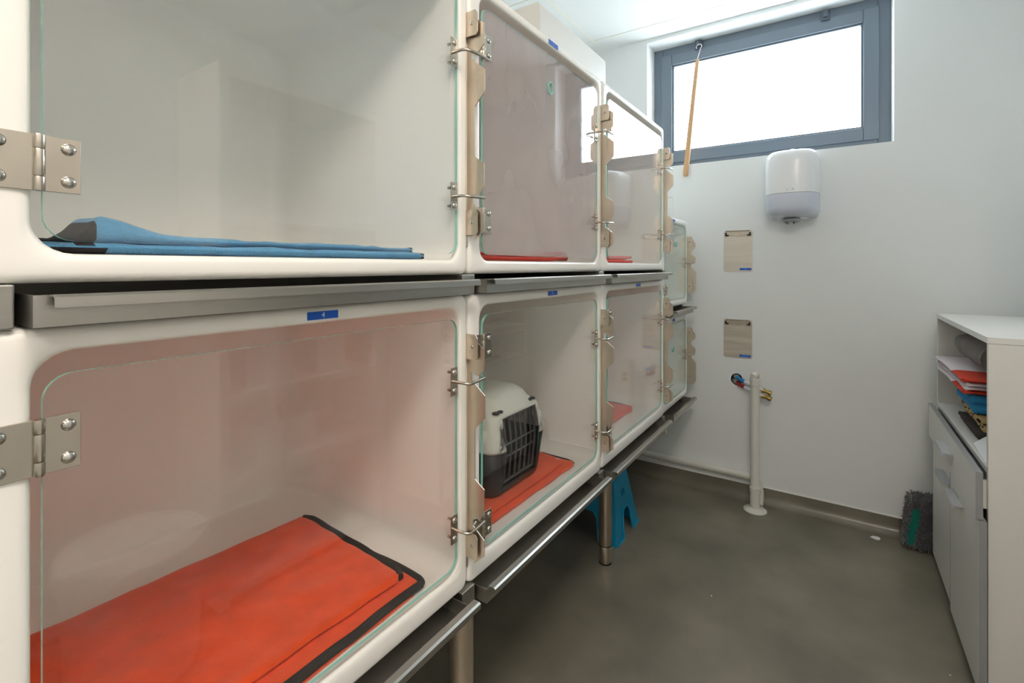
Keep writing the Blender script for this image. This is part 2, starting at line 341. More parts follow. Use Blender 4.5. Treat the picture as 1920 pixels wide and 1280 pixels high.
# ------------------------------------------------------------------ cages
WIDE = [(0.0, .547), (0.028, .547), (.046, .535), (.046, .490), (.030, .476), (.020, .478), (.020, .459), (.048, .436), (.048, .388), (.021, .361), (.021, .253), (.046, .236), (.046, .188),
        (.034, .166), (.022, .173), (.016, .165), (.016, .152), (.046, .128), (.046, .094), (.021, .072), (.021, .083), (0.0, .083)]
SMALL = [(0, .345), (.034, .345), (.048, .325), (.048, .305), (.024, .280), (.024, .268), (.048, .250), (.048, .232), (.026, .212), (.026, .200), (.05, .172), (.05, .075), (.036, .055), (0, .055)]
def make_cage(label, Y0, Y1, Z0, Z1, glass, number, mL=.042, mR=.028, mT=.026, mB=.030, hinges=(.12, .515), staples=(.162, .462), lshift=0.0, prof=WIDE, xf=XF, depth=.665, hole=None, small=False, lab_y=None):
    t = thing('animal_cage', (xf - depth / 2, (Y0 + Y1) / 2, Z0), label, 'cage', 'animal cages')
    def loop(x, k, extra=0.0, r=.012, absolute=None):
        l_, r_, t_, b_ = (absolute,) * 4 if absolute is not None else (mL * k + extra, mR * k + extra, mT * k + extra, mB * k + extra * (0.25 if k == 1 else 1))
        return rrect(x, Y0 + l_, Y1 - r_, Z0 + b_, Z1 - t_, r)
    R1 = .010; L = [loop(xf - depth, 0, 0, .02)]
    L.append(loop(xf - R1, 0, 0, .014))
    for a_ in (30, 60, 90): L.append(loop(xf - R1 + R1 * math.sin(math.radians(a_)), 0, r=.016, absolute=R1 * (1 - math.cos(math.radians(a_)))))
    L.append(loop(xf, .72, r=.028))
    for k, dx in ((.86, .0012), (.95, .004), (1.0, .010)): L.append(loop(xf - dx, k, r=.034))
    L.append(loop(xf - .03, 1, .002, .036)); L.append(loop(xf - depth + .06, 1, .010, .05))
    for a_ in (30, 60, 90): L.append(loop(xf - depth + .06 - .045 * math.sin(math.radians(a_)), 1, .010 + .045 * (1 - math.cos(math.radians(a_))), .05))
    MB().loft(L).build('body', 'cage_plastic', t, 50)
    # glass door
    gy0, gy1, gz0, gz1 = Y0 + mL + .007, Y1 - mR - .007, Z0 + mB + .013, Z1 - mT - .022
    if small: gy0, gy1, gz0, gz1 = Y0 + mL + .004, Y1 - mR - .004, Z0 + mB + .006, Z1 - mT - .006
    g = MB(); g.prism(rrect(xf - .0065, gy0, gy1, gz0, gz1, .026), (.006, 0, 0), 0, 1)
    door = g.build('glass_door', [glass, 'pane_edge'], t, 40)
    if hole:
        hy, hz, hr = hole
        q = MB(); n = 20
        for xa, ra, rb in ((xf - .0072, hr * .72, hr), ):
            lo = [[(xx, hy + r_ * math.cos(6.2832 * i / n), hz + r_ * 1.15 * math.sin(6.2832 * i / n)) for i in range(n)] for xx, r_ in ((xa, ra), (xa, rb), (xa + .0075, rb), (xa + .0075, ra), (xa, ra))]
            q.loft(lo, True, False, False)
        q.build('hole_rim', 'pane_edge', door, 40)
    # hinges on the left
    for hz in hinges:
        z = Z0 + hz; hh = .028 if not small else .024; hx = xf + .0005
        hg = MB().box(hx, hx + .002, Y0 + .006, Y0 + mL + .001, z - hh, z + hh).build('hinge', 'steel_hinge', t, 30, .0006)
        MB().box(hx, hx + .002, Y0 + mL + .006, Y0 + mL + .036, z - hh, z + hh).build('hinge_leaf', 'steel_hinge', hg, 30, .0006)
        for k0, k1 in ((-1, -.5), (-.48, .48), (.5, 1)):
            MB().lathe([(.0045, k0 * hh), (.0048, k0 * hh + .001), (.0048, k1 * hh - .001), (.0045, k1 * hh)], (hx + .003, Y0 + mL + .0035, z), 14).build('knuckle', 'steel_hinge', hg, 40)
        for yy in (Y0 + mL * .40, Y0 + mL + .026):
            for zz in (-.6, .6): shared('screw', 'screw', screw_mb, 'screw_chrome', (hx + .002, yy, z + zz * hh), hg)
    # staples on the right edge of the glass, reaching over the frame to the latch bar
    LY = Y1 + .0045
    for sz in staples:
        z = Z0 + sz; sy_ = gy1 - .012
        st = MB().box(xf + .0003, xf + .0022, sy_ - .010, sy_ + .010, z - .029, z + .029)
        st.tube([(xf + .002, sy_, z), (xf + .022, sy_, z), (xf + .032, sy_ + .003, z - .001), (xf + .037, sy_ + .010, z - .002), (xf + .038, sy_ + .022, z - .001), (xf + .037, LY + .006, z + .001)], .0032, 10)
        so = st.build('door_staple', 'steel_hinge', t, 40)
        for zz in (-.019, .019):
            shared('screw', 'screw', screw_mb, 'screw_chrome', (xf + .0022, sy_, z + zz), so)
            MB().lathe([(.0035, 0), (.0035, .006), (.001, .008)][::-1], (xf - .0145, sy_, z + zz), 8, 'X').build('nut', 'screw_chrome', so, 40)
    # latch bar: a notched plate standing out from the seam
    bx = xf - .006
    lb = MB().prism([(bx + w_, LY, Z0 + z_ + lshift) for w_, z_ in prof], (0, .0022, 0)).build('latch_bar', 'steel_latch', t, 0)
    zt = Z0 + max(z_ for _, z_ in prof) + lshift; zb = Z0 + min(z_ for _, z_ in prof) + lshift
    if not small:
        cut(lb, MB().box(bx + .012, bx + .021, LY - .004, LY + .006, zt - .083, zt - .064))
    for k, (za, zc) in enumerate(((zt - .036, zt + .018), (zb + .012, zb + .066))):
        br = MB()
        br.prism([(bx - .002, LY - .0075, za), (bx + .030, LY - .0075, za), (bx + .034, LY - .0075, za + .006), (bx + .034, LY - .0075, zc - .008), (bx + .028, LY - .0075, zc), (bx - .002, LY - .0075, zc)], (0, .002, 0))
        br.box(bx + .004, bx + .006, LY - .0056, LY - .0003, za, zc)
        if k: br.box(bx + .0005, bx + .003, LY - .009, LY - .0005, za - .024, za)
        bo = br.build('latch_bracket', 'steel_latch', t, 0)
        MB().lathe([(.0, -.002), (.004, -.0015), (.0045, 0)], (bx + .018, LY - .0075, (za + zc) / 2), 12, 'Y').build('rivet', 'screw_chrome', bo, 40)
    # blue number label
    if number:
        ly = lab_y if lab_y else (Y0 + Y1) / 2; lz = Z1 - mT * .52; lw = .027 if not small else .022
        lo = MB().box(xf + .0003, xf + .0010, ly - lw, ly + lw, lz - .0062, lz + .0062).build('number_label', 'label_blue', t, 0)
        if number == '-': MB().box(xf + .0010, xf + .0013, ly - .0015, ly + .0015, lz - .0035, lz + .0035).build('print', 'label_faint', lo, 0)
        else: text_ob('print', number, .0115, (xf + .0012, ly, lz), lo, 'label_print')
    return t
UP0, UP1, LO0, LO1 = 1.223, 1.878, .547, 1.178
K = [(.094, .8185), (.8235, 1.5405), (1.5455, 2.263)]
make_cage('large white plastic cage with a blue towel, upper row', *K[0], UP0, UP1, 'door_glass', None)
make_cage('large white plastic cage with a folded orange towel and label 4, lower row', *K[0], LO0, LO1, 'door_glass', '4', mB=.046, staples=(.146, .453), lshift=-.018, hinges=(.11, .513), lab_y=.462)
make_cage('large white cage with smeared glass door and flat red towel, upper row', *K[1], UP0, UP1, 'door_glass_smeared', '-', hole=(1.187, 1.738, .016), lab_y=1.200)
make_cage('large white cage holding the cat carrier, lower row', *K[1], LO0, LO1, 'door_glass', '1', mB=.046, staples=(.146, .453), lshift=-.018, hinges=(.11, .513), lab_y=1.196)
make_cage('large white cage with a small red towel, upper row, beside the white box', *K[2], UP0, UP1, 'door_glass', None)
make_cage('large white cage with a rounded orange towel corner, lower row', *K[2], LO0, LO1, 'door_glass', '-', mB=.046, staples=(.146, .453), lshift=-.018, hinges=(.11, .513), lab_y=1.909)
KS = (2.270, 2.716)
make_cage('small white cage with greenish glass, under the wire rack', *KS, 1.037, 1.482, 'door_glass_green', '-', mL=.028, mR=.026, mT=.028, mB=.032, hinges=(.09, .36), staples=(.222,), prof=SMALL, xf=XF - .006, depth=.655, hole=(2.502, 1.351, .012), small=True, lab_y=2.45)
make_cage('small white cage with greenish glass, lowest by the window wall', *KS, .547, .987, 'door_glass_green', '-', mL=.028, mR=.026, mT=.028, mB=.032, hinges=(.09, .36), staples=(.222,), prof=SMALL, xf=XF - .006, depth=.655, hole=(2.454, .826, .012), small=True, lab_y=2.45)
# slide-out drip trays under every cage
def tray(y0, y1, z0, label, lip0=.012, lip1=.02):
    h = .031; xf = XF + .031; t = thing('drip_tray', (xf - .3, (y0 + y1) / 2, z0), label, 'tray', 'drip trays under the cages')
    p = MB(); q = .0015
    p.box(xf - q, xf, y0, y1, z0, z0 + h); p.box(-1.28, xf - q, y0, y0 + q, z0, z0 + h); p.box(-1.28, xf - q, y1 - q, y1, z0, z0 + h)
    p.box(-1.28, -1.28 + q, y0 + q, y1 - q, z0, z0 + h); p.box(-1.28 + q, xf - q, y0 + q, y1 - q, z0, z0 + q)
    p.build('pan', 'steel_tray', t, 0)
    L = [(xf - .004, z0 + h - .002), (xf - .004, z0 + h), (xf + .010, z0 + h + .0005), (xf + .0145, z0 + h - .002), (xf + .0150, z0 + h - .012), (xf + .0138, z0 + h - .012), (xf + .0132, z0 + h - .0035), (xf + .0095, z0 + h - .0014)]
    MB().prism([(x, y0 + lip0, z) for x, z in L], (0, y1 - y0 - lip0 + lip1, 0)).build('handle_lip', 'steel_tray', t, 30)
TR = [(.1295, .785), (.845, 1.503), (1.558, 2.222), (2.316, 2.690)]
TN = ['the blue-towel cage', 'the smeared-glass cage', 'the upper cage beside the white box', 'the upper small cage']
TM = ['the orange-towel cage labelled 4', 'the cat-carrier cage', 'the cage with the rounded orange towel corner', 'the lower small cage']
for k, (a0, a1) in enumerate(TR):
    tray(a0, a1, 1.1815 if k < 3 else .9945, 'stainless steel drip tray under ' + TN[k])
    tray(a0, a1, .507, 'stainless steel drip tray under ' + TM[k])
# stainless rack that carries the cages
rk = thing('cage_rack', (-.95, 1.2, 0), 'brushed stainless steel rack with round legs carrying the cages', 'rack')
SE = [(.062, .1225), (.795, .838), (1.513, 1.552), (2.232, 2.266), (2.702, 2.722)]
for k, (a0, a1) in enumerate(SE):
    for zz0, zz1 in (((1.1795, 1.2225) if k < 4 else (.990, 1.034)), (.498, .5455)):
        MB().box(XF + .004 if k < 4 else XF - .03, -1.33, a0, a1, zz0, zz1).build('cross_beam', 'steel_tray', rk, 30, .002)
MB().box(XF - .03, -1.33, 2.294, 2.312, .990, 1.034).build('cross_beam', 'steel_tray', rk, 30, .002)
for xx in (-.80, -1.20):
    MB().box(xx - .02, xx + .02, .062, 2.72, .462, .4975).build('long_beam', 'steel_leg', rk, 30, .002)
for a0, a1 in SE[1:3]:                                 # uprights behind the seams
    MB().box(-1.345, -1.375, a0, a1, .462, 1.85).build('upright', 'steel_tray', rk, 30, .002)
def leg(x, y, top):
    lg = MB().lathe([(.0262, .079), (.0272, .081), (.0272, top)], (x, y, 0), 32).build('leg', 'steel_leg', rk, 40)
    MB().lathe([(.0245, .006), (.0255, .008), (.0255, .0735), (.0250, .0745)], (x, y, 0), 32).build('foot', 'steel_leg', lg, 40)
    MB().lathe([(.0262, .0746), (.0266, .0755), (.0266, .0780), (.0262, .0789)], (x, y, 0), 32).build('ring', 'rubber_black', lg, 40)
    MB().lathe([(.0262, .000), (.0265, .004), (.0255, .0065)], (x, y, 0), 32).build('foot_pad', 'rubber_black', lg, 40)
for x, y, tp in ((-.70, .845, .497), (-.80, 1.905, .461), (-1.20, .845, .461), (-1.20, 1.905, .461)): leg(x, y, tp)
# ------------------------------------------------------------------ towels
def nz(p, sc): return noise.noise(Vector(p) * sc)
def slab(c4, z0, th, nu=40, nv=28, wav=.004, wsc=9.0, edge=.02, seed=0, lift=None, rr=.05, under=.9):
    """soft closed cloth slab over the quadrilateral c4 = (p00,p10,p11,p01), given in XY"""
    c4 = [Vector(p) for p in c4]; top = []; bot = []
    lu = (c4[1] - c4[0]).length; lv = (c4[3] - c4[0]).length
    for j in range(nv + 1):
        for i in range(nu + 1):
            u, v = i / nu, j / nv
            # round the corners a little
            du, dv = min(u, 1 - u) * lu, min(v, 1 - v) * lv
            if du < rr and dv < rr:
                e = rr - math.hypot(rr - du, rr - dv)
                if e < 0:
                    k = rr / math.hypot(rr - du, rr - dv); du2, dv2 = rr - (rr - du) * k, rr - (rr - dv) * k
                    u = du2 / lu if u < .5 else 1 - du2 / lu; v = dv2 / lv if v < .5 else 1 - dv2 / lv; du, dv = du2, dv2
            p = c4[0] * (1 - u) * (1 - v) + c4[1] * u * (1 - v) + c4[2] * u * v + c4[3] * (1 - u) * v
            q = (p.x + seed, p.y, seed * .7)
            e = max(0, min(1, min(du, dv) / edge)); prof = math.sqrt(max(0, 1 - (1 - e) ** 2))
            jx, jy = nz(q, 14) * .004, nz((q[1], q[0], q[2]), 14) * .004
            h = lift(u, v) if lift else 0
            zt = z0 + th * .5 + th * .5 * prof + (wav * (nz(q, wsc) + .5 * nz(q, wsc * 2.7))) * prof + h
            zb_ = z0 + th * .5 * (1 - prof) + h * under
            top.append((p.x + jx, p.y + jy, max(zt, zb_ + .002))); bot.append((p.x + jx, p.y + jy, zb_))
    m = MB(); W_ = nu + 1; N = len(top); fs = []
    for j in range(nv):
        for i in range(nu):
            a_ = j * W_ + i; fs.append((a_, a_ + 1, a_ + W_ + 1, a_ + W_)); fs.append((N + a_ + W_, N + a_ + W_ + 1, N + a_ + 1, N + a_))
    rim = [i for i in range(nu)] + [j * W_ + nu for j in range(nv)] + [nv * W_ + i for i in range(nu, 0, -1)] + [j * W_ for j in range(nv, 0, -1)]
    for k in range(len(rim)):
        a_, b2 = rim[k], rim[(k + 1) % len(rim)]; fs.append((b2, a_, N + a_, N + b2))
    m.add(top + bot, fs); return m, [Vector(top[i]).lerp(Vector(bot[i]), .5) for i in rim], (nu, nv)
def binding(rim, dims, sides, r, name, m, parent, flat=.6, inset=0.0, cen=None):
    nu, nv = dims; seg = {0: rim[0:nu + 1], 1: rim[nu:nu + nv + 1], 2: rim[nu + nv:2 * nu + nv + 1], 3: rim[2 * nu + nv:] + [rim[0]]}
    for s_ in sides:
        b = MB(); P = seg[s_]
        loops = []
        for i, p in enumerate(P):
            t_ = (P[min(i + 1, len(P) - 1)] - P[max(i - 1, 0)]); t_.z = 0; t_.normalize(); n_ = Vector((t_.y, -t_.x, 0))
            loops.append([p + n_ * r[0] * math.cos(q) + Vector((0, 0, r[1] * math.sin(q))) for q in [2 * math.pi * k / 10 for k in range(10)]])
        b.loft(loops); b.build(name, m, parent, 60)
FZU, FZL = UP0 + .0315, LO0 + .0475           # cage floors, upper and lower row
# lower first cage: folded orange towel
c_ = lambda x, y, z: onZ(x, y, z).xy
tw = thing('folded_towel', (-.9, .5, FZL), 'bright orange folded microfibre towel with wide black binding, in the cage labelled 4', 'towel', 'towels in the cages')
m_, rim, dm = slab(((-1.0, .690), (-.684, .690), (-.676, .17), (-1.0, .17)), FZL, .004, 30, 60, .0004, 7, .003, .3, rr=.012)
m_.build('under_layer', 'terry_orange', tw, 70)
A_, B_, C_, D_ = (-1.105, .725), (-.690, .715), (-.690, .17), (-1.13, .20)
m_, rim, dm = slab((A_, B_, C_, D_), FZL + .0042, .009, 56, 60, .002, 7, .008, 1.3, rr=.012)
l1_ = m_.build('bottom_layer', 'terry_orange', tw, 70); binding(rim, dm, (0, 1), (.009, .0066), 'binding', 'binding_black', l1_)
A2, B2, C2, D2 = (-1.107, .722), (-.722, .694), (-.735, .17), (-1.132, .20)
m_, rim, dm = slab((A2, B2, C2, D2), FZL + .0134, .014, 60, 60, .005, 8, .014, 2.1, rr=.03)
l2_ = m_.build('top_layer', 'terry_orange', tw, 70); binding(rim, dm, (0,), (.010, .0085), 'binding', 'binding_black', l2_)
# lower second cage: orange towel under the carrier
tw = thing('folded_towel', (-.95, 1.2, FZL), 'orange towel lying under the cat carrier', 'towel', 'towels in the cages')
m_, rim, dm = slab(((-.86, 1.435), (-.700, 1.425), (-.712, .88), (-1.25, .92)), FZL, .010, 40, 50, .003, 9, .008, 4.4, rr=.03)
l1_ = m_.build('bottom_layer', 'terry_orange', tw, 70); binding(rim, dm, (0,), (.005, .006), 'binding', 'binding_black', l1_)
m_, rim, dm = slab(((-.87, 1.425), (-.722, 1.40), (-.728, .88), (-1.25, .92)), FZL + .0102, .010, 40, 50, .002, 9, .009, 5.4, rr=.03)
m_.build('top_layer', 'terry_orange', tw, 70)
# lower third cage
tw = thing('folded_towel', (-.95, 1.9, FZL), 'orange-red towel with a rounded black-bound corner, partly hidden by the latch', 'towel', 'towels in the cages')
m_, rim, dm = slab(((-1.10, 2.13), (-.745, 2.135), (-.765, 1.64), (-1.10, 1.64)), FZL, .016, 40, 50, .003, 9, .010, 6.4, rr=.07)
l1_ = m_.build('layer', 'terry_red', tw, 70); binding(rim, dm, (0,), (.005, .006), 'binding', 'binding_black', l1_)
# upper first cage: blue towel with a kinked corner
tw = thing('folded_towel', (-.9, .45, FZU), 'light blue towel with black binding and a kinked corner', 'towel', 'towels in the cages')
def blacken(m_, nu, nv, test):
    for k in range(2 * nu * nv):
        j, i = divmod(k // 2, nu)
        if test(i / nu, j / nv, k % 2): m_.m[k] = 1
m_, rim, dm = slab(((-1.10, .735), (-.700, .738), (-.700, .140), (-1.10, .150)), FZU, .013, 40, 110, .002, 16, .008, 7.7, rr=.012)
blacken(m_, 40, 110, lambda u, v, low: (low and v > .89) or .90 < v < .935 or v < .014)
m_.build('bottom_layer', ['terry_blue', 'binding_black'], tw, 70)
def kink(u, v):
    y = .712 - v * .529
    f = max(0, min(1, (u - .55) / .25)); f = f * f * (3 - 2 * f)
    return .021 * math.exp(-((y - .204) / (.012 if y < .204 else .050)) ** 2) * f + .005 * math.sin(v * 16) ** 2 * (1 - u)
m_, rim, dm = slab(((-1.10, .715), (-.712, .712), (-.704, .183), (-1.08, .183)), FZU + .0132, .009, 50, 150, .003, 16, .008, 8.7, lift=kink, rr=.012, under=.0)
blacken(m_, 50, 150, lambda u, v, low: v > .968 or v < .014)
for k in range(2 * 50 * 150, len(m_.f)):
    if sum(m_.v[q][1] for q in m_.f[k]) / 4 < .200: m_.m[k] = 1
m_.build('top_layer', ['terry_blue', 'binding_black'], tw, 70)
# upper second and third cages
tw = thing('folded_towel', (-.9, 1.15, FZU), 'flat red towel with a thick rolled end behind the smeared glass', 'towel', 'towels in the cages')
m_, rim, dm = slab(((-1.05, 1.385), (-.705, 1.385), (-.70, .89), (-1.05, .89)), FZU, .012, 36, 60, .003, 14, .008, 9.1, lift=lambda u, v: .006 * math.exp(-((v - .06) / .10) ** 2), rr=.02)
l1_ = m_.build('bottom_layer', 'terry_red', tw, 70); binding(rim, dm, (0,), (.004, .008), 'binding', 'binding_black', l1_)
m_, rim, dm = slab(((-1.05, 1.395), (-.712, 1.395), (-.71, .90), (-1.05, .90)), FZU + .0125, .008, 36, 60, .003, 14, .007, 9.9, lift=lambda u, v: .010 * math.exp(-((v - .08) / .16) ** 2), rr=.02)
m_.build('top_layer', 'terry_red', tw, 70)
tw = thing('folded_towel', (-.9, 1.85, FZU), 'small red folded towel in the upper cage beside the white box', 'towel', 'towels in the cages')
m_, rim, dm = slab(((-1.0, 1.985), (-.705, 1.990), (-.70, 1.62), (-1.0, 1.62)), FZU, .011, 36, 50, .003, 14, .008, 11.1, rr=.02)
m_.build('bottom_layer', 'terry_red', tw, 70)
m_, rim, dm = slab(((-1.0, 2.00), (-.715, 2.005), (-.71, 1.63), (-1.0, 1.63)), FZU + .0115, .010, 36, 50, .002, 14, .008, 12.1, lift=lambda u, v: .008 * math.exp(-((v - .05) / .12) ** 2), rr=.02)
m_.build('top_layer', 'terry_red', tw, 70)
# ------------------------------------------------------------------ cat carrier
cz = FZL + .0235; cf = -.735; cy0, cy1 = 1.020, 1.305; cl = .44
cr = thing('cat_carrier', (cf - cl / 2, (cy0 + cy1) / 2, cz), 'white and black plastic cat carrier with a black grille door', 'carrier')
def hloop(z, ins, r, x1=cf, k=6):
    x0 = cf - cl + ins; x1 = x1 - ins * .8; y0, y1 = cy0 + ins, cy1 - ins; L = []
    for cx, cy, a0 in ((x1 - r, y1 - r, 0), (x0 + r, y1 - r, 90), (x0 + r, y0 + r, 180), (x1 - r, y0 + r, 270)):
        for i in range(k + 1):
            q = math.radians(a0 + 90 * i / k); L.append((cx + r * math.cos(q), cy + r * math.sin(q), z))
    return L
ZM = cz + .125                                  # seam between tray and lid
DY0, DY1, DZ0, DZ1 = 1.0725, 1.254, cz + .020, cz + .208
def carve(loops, z0, z1, inner):
    """shell with an opening in its front (+X) wall: built as wall loops, front strip left out"""
    m = MB(); n = len(loops[0])
    for k in range(len(loops) - 1):
        for i in range(n):
            j = (i + 1) % n; a_, b_, c2, d2 = loops[k][i], loops[k][j], loops[k + 1][j], loops[k + 1][i]
            cx = sum(p[0] for p in (a_, b_, c2, d2)) / 4; zc = sum(p[2] for p in (a_, b_, c2, d2)) / 4
            if abs(a_[1] - b_[1]) > .12 and cx > cf - .06 and z0 < zc < z1:
                # split the wide front face around the opening
                for (ya, yb) in ((a_[1], DY0), (DY1, b_[1])) if a_[1] < b_[1] else ((a_[1], DY1), (DY0, b_[1])):
                    lo = lambda p, q, y: tuple(Vector(p).lerp(Vector(q), (y - p[1]) / (q[1] - p[1])))
                    m.add([lo(a_, b_, ya), lo(a_, b_, yb), lo(d2, c2, yb), lo(d2, c2, ya)], [(0, 1, 2, 3)])
            elif abs(a_[0] - b_[0]) > .2 and max(a_[1], b_[1]) < cy0 + .03 and cz + .15 < zc < cz + .18:
                # open vent slots in the side wall
                xs_ = sorted([a_[0], b_[0]]); cutx = [xs_[0]]
                for q in range(6): cutx += [cf - .095 - .045 * (5 - q) - .005, cf - .095 - .045 * (5 - q) + .005]
                cutx = [x for x in cutx if xs_[0] <= x <= xs_[1]] + [xs_[1]]
                lx = lambda p, q, x: tuple(Vector(p).lerp(Vector(q), (x - p[0]) / (q[0] - p[0])))
                for q in range(0, len(cutx) - 1, 2):
                    xa, xb = (cutx[q], cutx[q + 1]) if a_[0] < b_[0] else (cutx[q + 1], cutx[q])
                    m.add([lx(a_, b_, xa), lx(a_, b_, xb), lx(d2, c2, xb), lx(d2, c2, xa)], [(0, 1, 2, 3)])
            else: m.add([a_, b_, c2, d2], [(0, 1, 2, 3)])
    return m
lowL = [hloop(cz, .030, .03), hloop(cz + .004, .022, .03), hloop(cz + .019, .018, .03), hloop(ZM, .004, .03)]
mb = carve(lowL, cz + .015, 9, 0); n_ = len(lowL[0]); mb.add(lowL[0], [tuple(range(n_ - 1, -1, -1))])
bo = mb.build('bottom_shell', 'carrier_black', cr, 40, weld=True)
sd = bo.modifiers.new('wall', 'SOLIDIFY'); sd.thickness = .004; sd.offset = -1
upL = [hloop(ZM, .003, .03), hloop(ZM + .006, .001, .03), hloop(cz + .144, .0039, .03), hloop(cz + .184, .0127, .03), hloop(cz + .19, .014, .03), hloop(DZ1, .018, .03), hloop(cz + .218, .024, .035), hloop(cz + .230, .034, .055), hloop(cz + .250, .048, .05), hloop(cz + .264, .066, .045), hloop(cz + .270, .090, .03)]
mt = carve(upL, ZM - .01, DZ1 - .001, 0); mt.add(upL[-1], [tuple(range(len(upL[-1])))])
tp = mt.build('top_shell', 'carrier_white', cr, 40, weld=True)
sd = tp.modifiers.new('wall', 'SOLIDIFY'); sd.thickness = .004; sd.offset = -1
# carry handle on the roof, side vents and door clips
hb = MB(); hb.tube([(cf - .17, (cy0 + cy1) / 2, cz + .266), (cf - .18, (cy0 + cy1) / 2, cz + .281), (cf - .22, (cy0 + cy1) / 2, cz + .291), (cf - .26, (cy0 + cy1) / 2, cz + .281), (cf - .27, (cy0 + cy1) / 2, cz + .266)], .009, 10); hb.build('handle', 'carrier_black', cr, 50)
for yy in (1.075, 1.245):
    q = MB()
    for dy in (-.009, .009): q.lathe([(.010, 0), (.010, .004), (.006, .006)], (cf - .028, yy + dy, cz + .2215), 12)
    q.build('door_clip', 'carrier_black', cr, 50)
dr = MB(); zb0, zt0 = cz + .026, cz + .202
def fx(z): return cf - .016 - (.010 * max(0, (z - ZM) / .08) if z > ZM else .012 * (ZM - z) / .12)
gd = []
for a_ in ((DY0 + .004, zb0, DY0 + .004, zt0), (DY1 - .004, zb0, DY1 - .004, zt0), (DY0 + .004, zb0, DY1 - .004, zb0), (DY0 + .004, zt0, DY1 - .004, zt0)):
    P = [(fx(a_[1] + (a_[3] - a_[1]) * i / 6), a_[0] + (a_[2] - a_[0]) * i / 6, a_[1] + (a_[3] - a_[1]) * i / 6) for i in range(7)]
    dr.tube(P, .0042, 8)
dro = dr.build('grille_door', 'grille_black', cr, 60)
for i in range(1, 7):
    y = DY0 + (DY1 - DY0) * i / 7
    MB().tube([(fx(zb0 + (zt0 - zb0) * k / 6), y, zb0 + (zt0 - zb0) * k / 6) for k in range(7)], .0030, 6).build('grille_bar', 'grille_black', dro, 60)
for zz in (ZM - .028, ZM + .006):
    MB().tube([(fx(zz), DY0 + .004, zz), (fx(zz), DY1 - .004, zz)], .0030, 6).build('grille_bar', 'grille_black', dro, 60)
bl = MB(); n = 18; L = []
for j in range(9):
    a_ = math.pi / 2 * j / 8
    L.append([(cf - .17 + .12 * math.cos(a_) * math.cos(6.2832 * i / n) + .008 * nz((i, j, 3), .9), (cy0 + cy1) / 2 + .02 + .085 * math.cos(a_) * math.sin(6.2832 * i / n), cz + .006 + .135 * math.sin(a_) * (1 + .12 * nz((i * .6, j, 1), .8))) for i in range(n)])
tag(bl.loft(L).build('black_blanket', 'fleece_black', None, 60), 'black fleece bundled inside the cat carrier', 'blanket')
# ------------------------------------------------------------------ things on top of the cages
bxo = thing('storage_box', (-.95, 1.64, 1.879), 'white rectangular box standing on top of the cages below the ceiling', 'box')
MB().box(-.80, -1.30, 1.358, 1.918, 1.8795, 2.106).build('box_body', 'laminate', bxo, 40, .012, 3)
MB().box(-.799, -1.30, 1.3565, 1.358, 1.90, 2.09).build('end_panel', 'laminate', bxo, 0)
wr = thing('wire_rack', (-.82, 2.6, 1.482), 'small grey wire rack standing on the upper small cage', 'rack')
wy0, wy1, wx0, wx1, wz0, wz1 = 2.40, 2.66, -.73, -.95, 1.4845, 1.612
def rod(p, q, nm='wire', r=.0017): MB().tube([p, q], r, 6).build(nm, 'clip_alu', wr, 60)
for zz in (wz0 + .0018, wz1):
    for p, q in (((wx0, wy0, zz), (wx0, wy1, zz)), ((wx0, wy1, zz), (wx1, wy1, zz)), ((wx1, wy1, zz), (wx1, wy0, zz)), ((wx1, wy0, zz), (wx0, wy0, zz))): rod(p, q, 'rail', .0022)
for k in range(7): y = wy0 + (wy1 - wy0) * k / 6; rod((wx0, y, wz0), (wx0, y, wz1)); rod((wx1, y, wz0), (wx1, y, wz1))
for k in range(1, 5): x = wx0 + (wx1 - wx0) * k / 5; rod((x, wy1, wz0), (x, wy1, wz1))
# ------------------------------------------------------------------ things on the window wall
def clipboard(tl, brp, m, label, lab):
    p0 = onY(*tl, W - .004); p1 = onY(*brp, W - .004); x0, x1, z1, z0 = p0.x, p1.x, p0.z - .004, p1.z
    t = thing('clipboard', ((x0 + x1) / 2, W, z0), label, 'clipboard')
    L = rrect(0, x0, x1, z0, z1, .010, 4); MB().prism([(p[1], W - .0005, p[2]) for p in L], (0, -.0025, 0)).build('board', m, t, 40)
    w_ = x1 - x0; cx = (x0 + x1) / 2
    c = MB(); yb = W - .003
    c.prism([(cx - w_ * .40, yb, z1 - .022), (cx - w_ * .22, yb, z1 - .024), (cx, yb, z1 - .030), (cx + w_ * .22, yb, z1 - .024), (cx + w_ * .40, yb, z1 - .022), (cx + w_ * .40, yb, z1 - .002), (cx - w_ * .40, yb, z1 - .002)], (0, -.004, 0))
    c.tube([(cx - w_ * .42, yb - .006, z1 - .001), (cx + w_ * .42, yb - .006, z1 - .001)], .0035, 8)
    co = c.build('clip', 'steel_hinge', t, 40)
    for s_ in (-1, 1):
        q = MB(); xx = cx + s_ * w_ * .42; q.box(xx - .004, xx + .004, yb - .009, yb, z1 - .028, z1 - .010); q.box(xx - (.014 if s_ > 0 else -.004), xx + (.014 if s_ < 0 else -.004), yb - .009, yb, z1 - .028, z1 - .021)
        q.build('corner_grip', 'rubber_black', co, 0)
    lx0, lx1 = x1 - w_ * .44, x1 - .006; lz = z0 + .013
    lo = MB().box(lx0, lx1, W - .0036, W - .0030, lz - .006, lz + .006).build('label', 'label_blue', t, 0)
    for k in lab: MB().box(lx0 + (lx1 - lx0) * k - .003, lx0 + (lx1 - lx0) * k + .003, W - .0040, W - .0036, lz - .003, lz + .003).build('print', 'label_faint', lo, 0)
clipboard((1357, 432), (1411, 509), 'clip_alu', 'bright metal clipboard on the wall below the towel dispenser, upper one', (.5,))
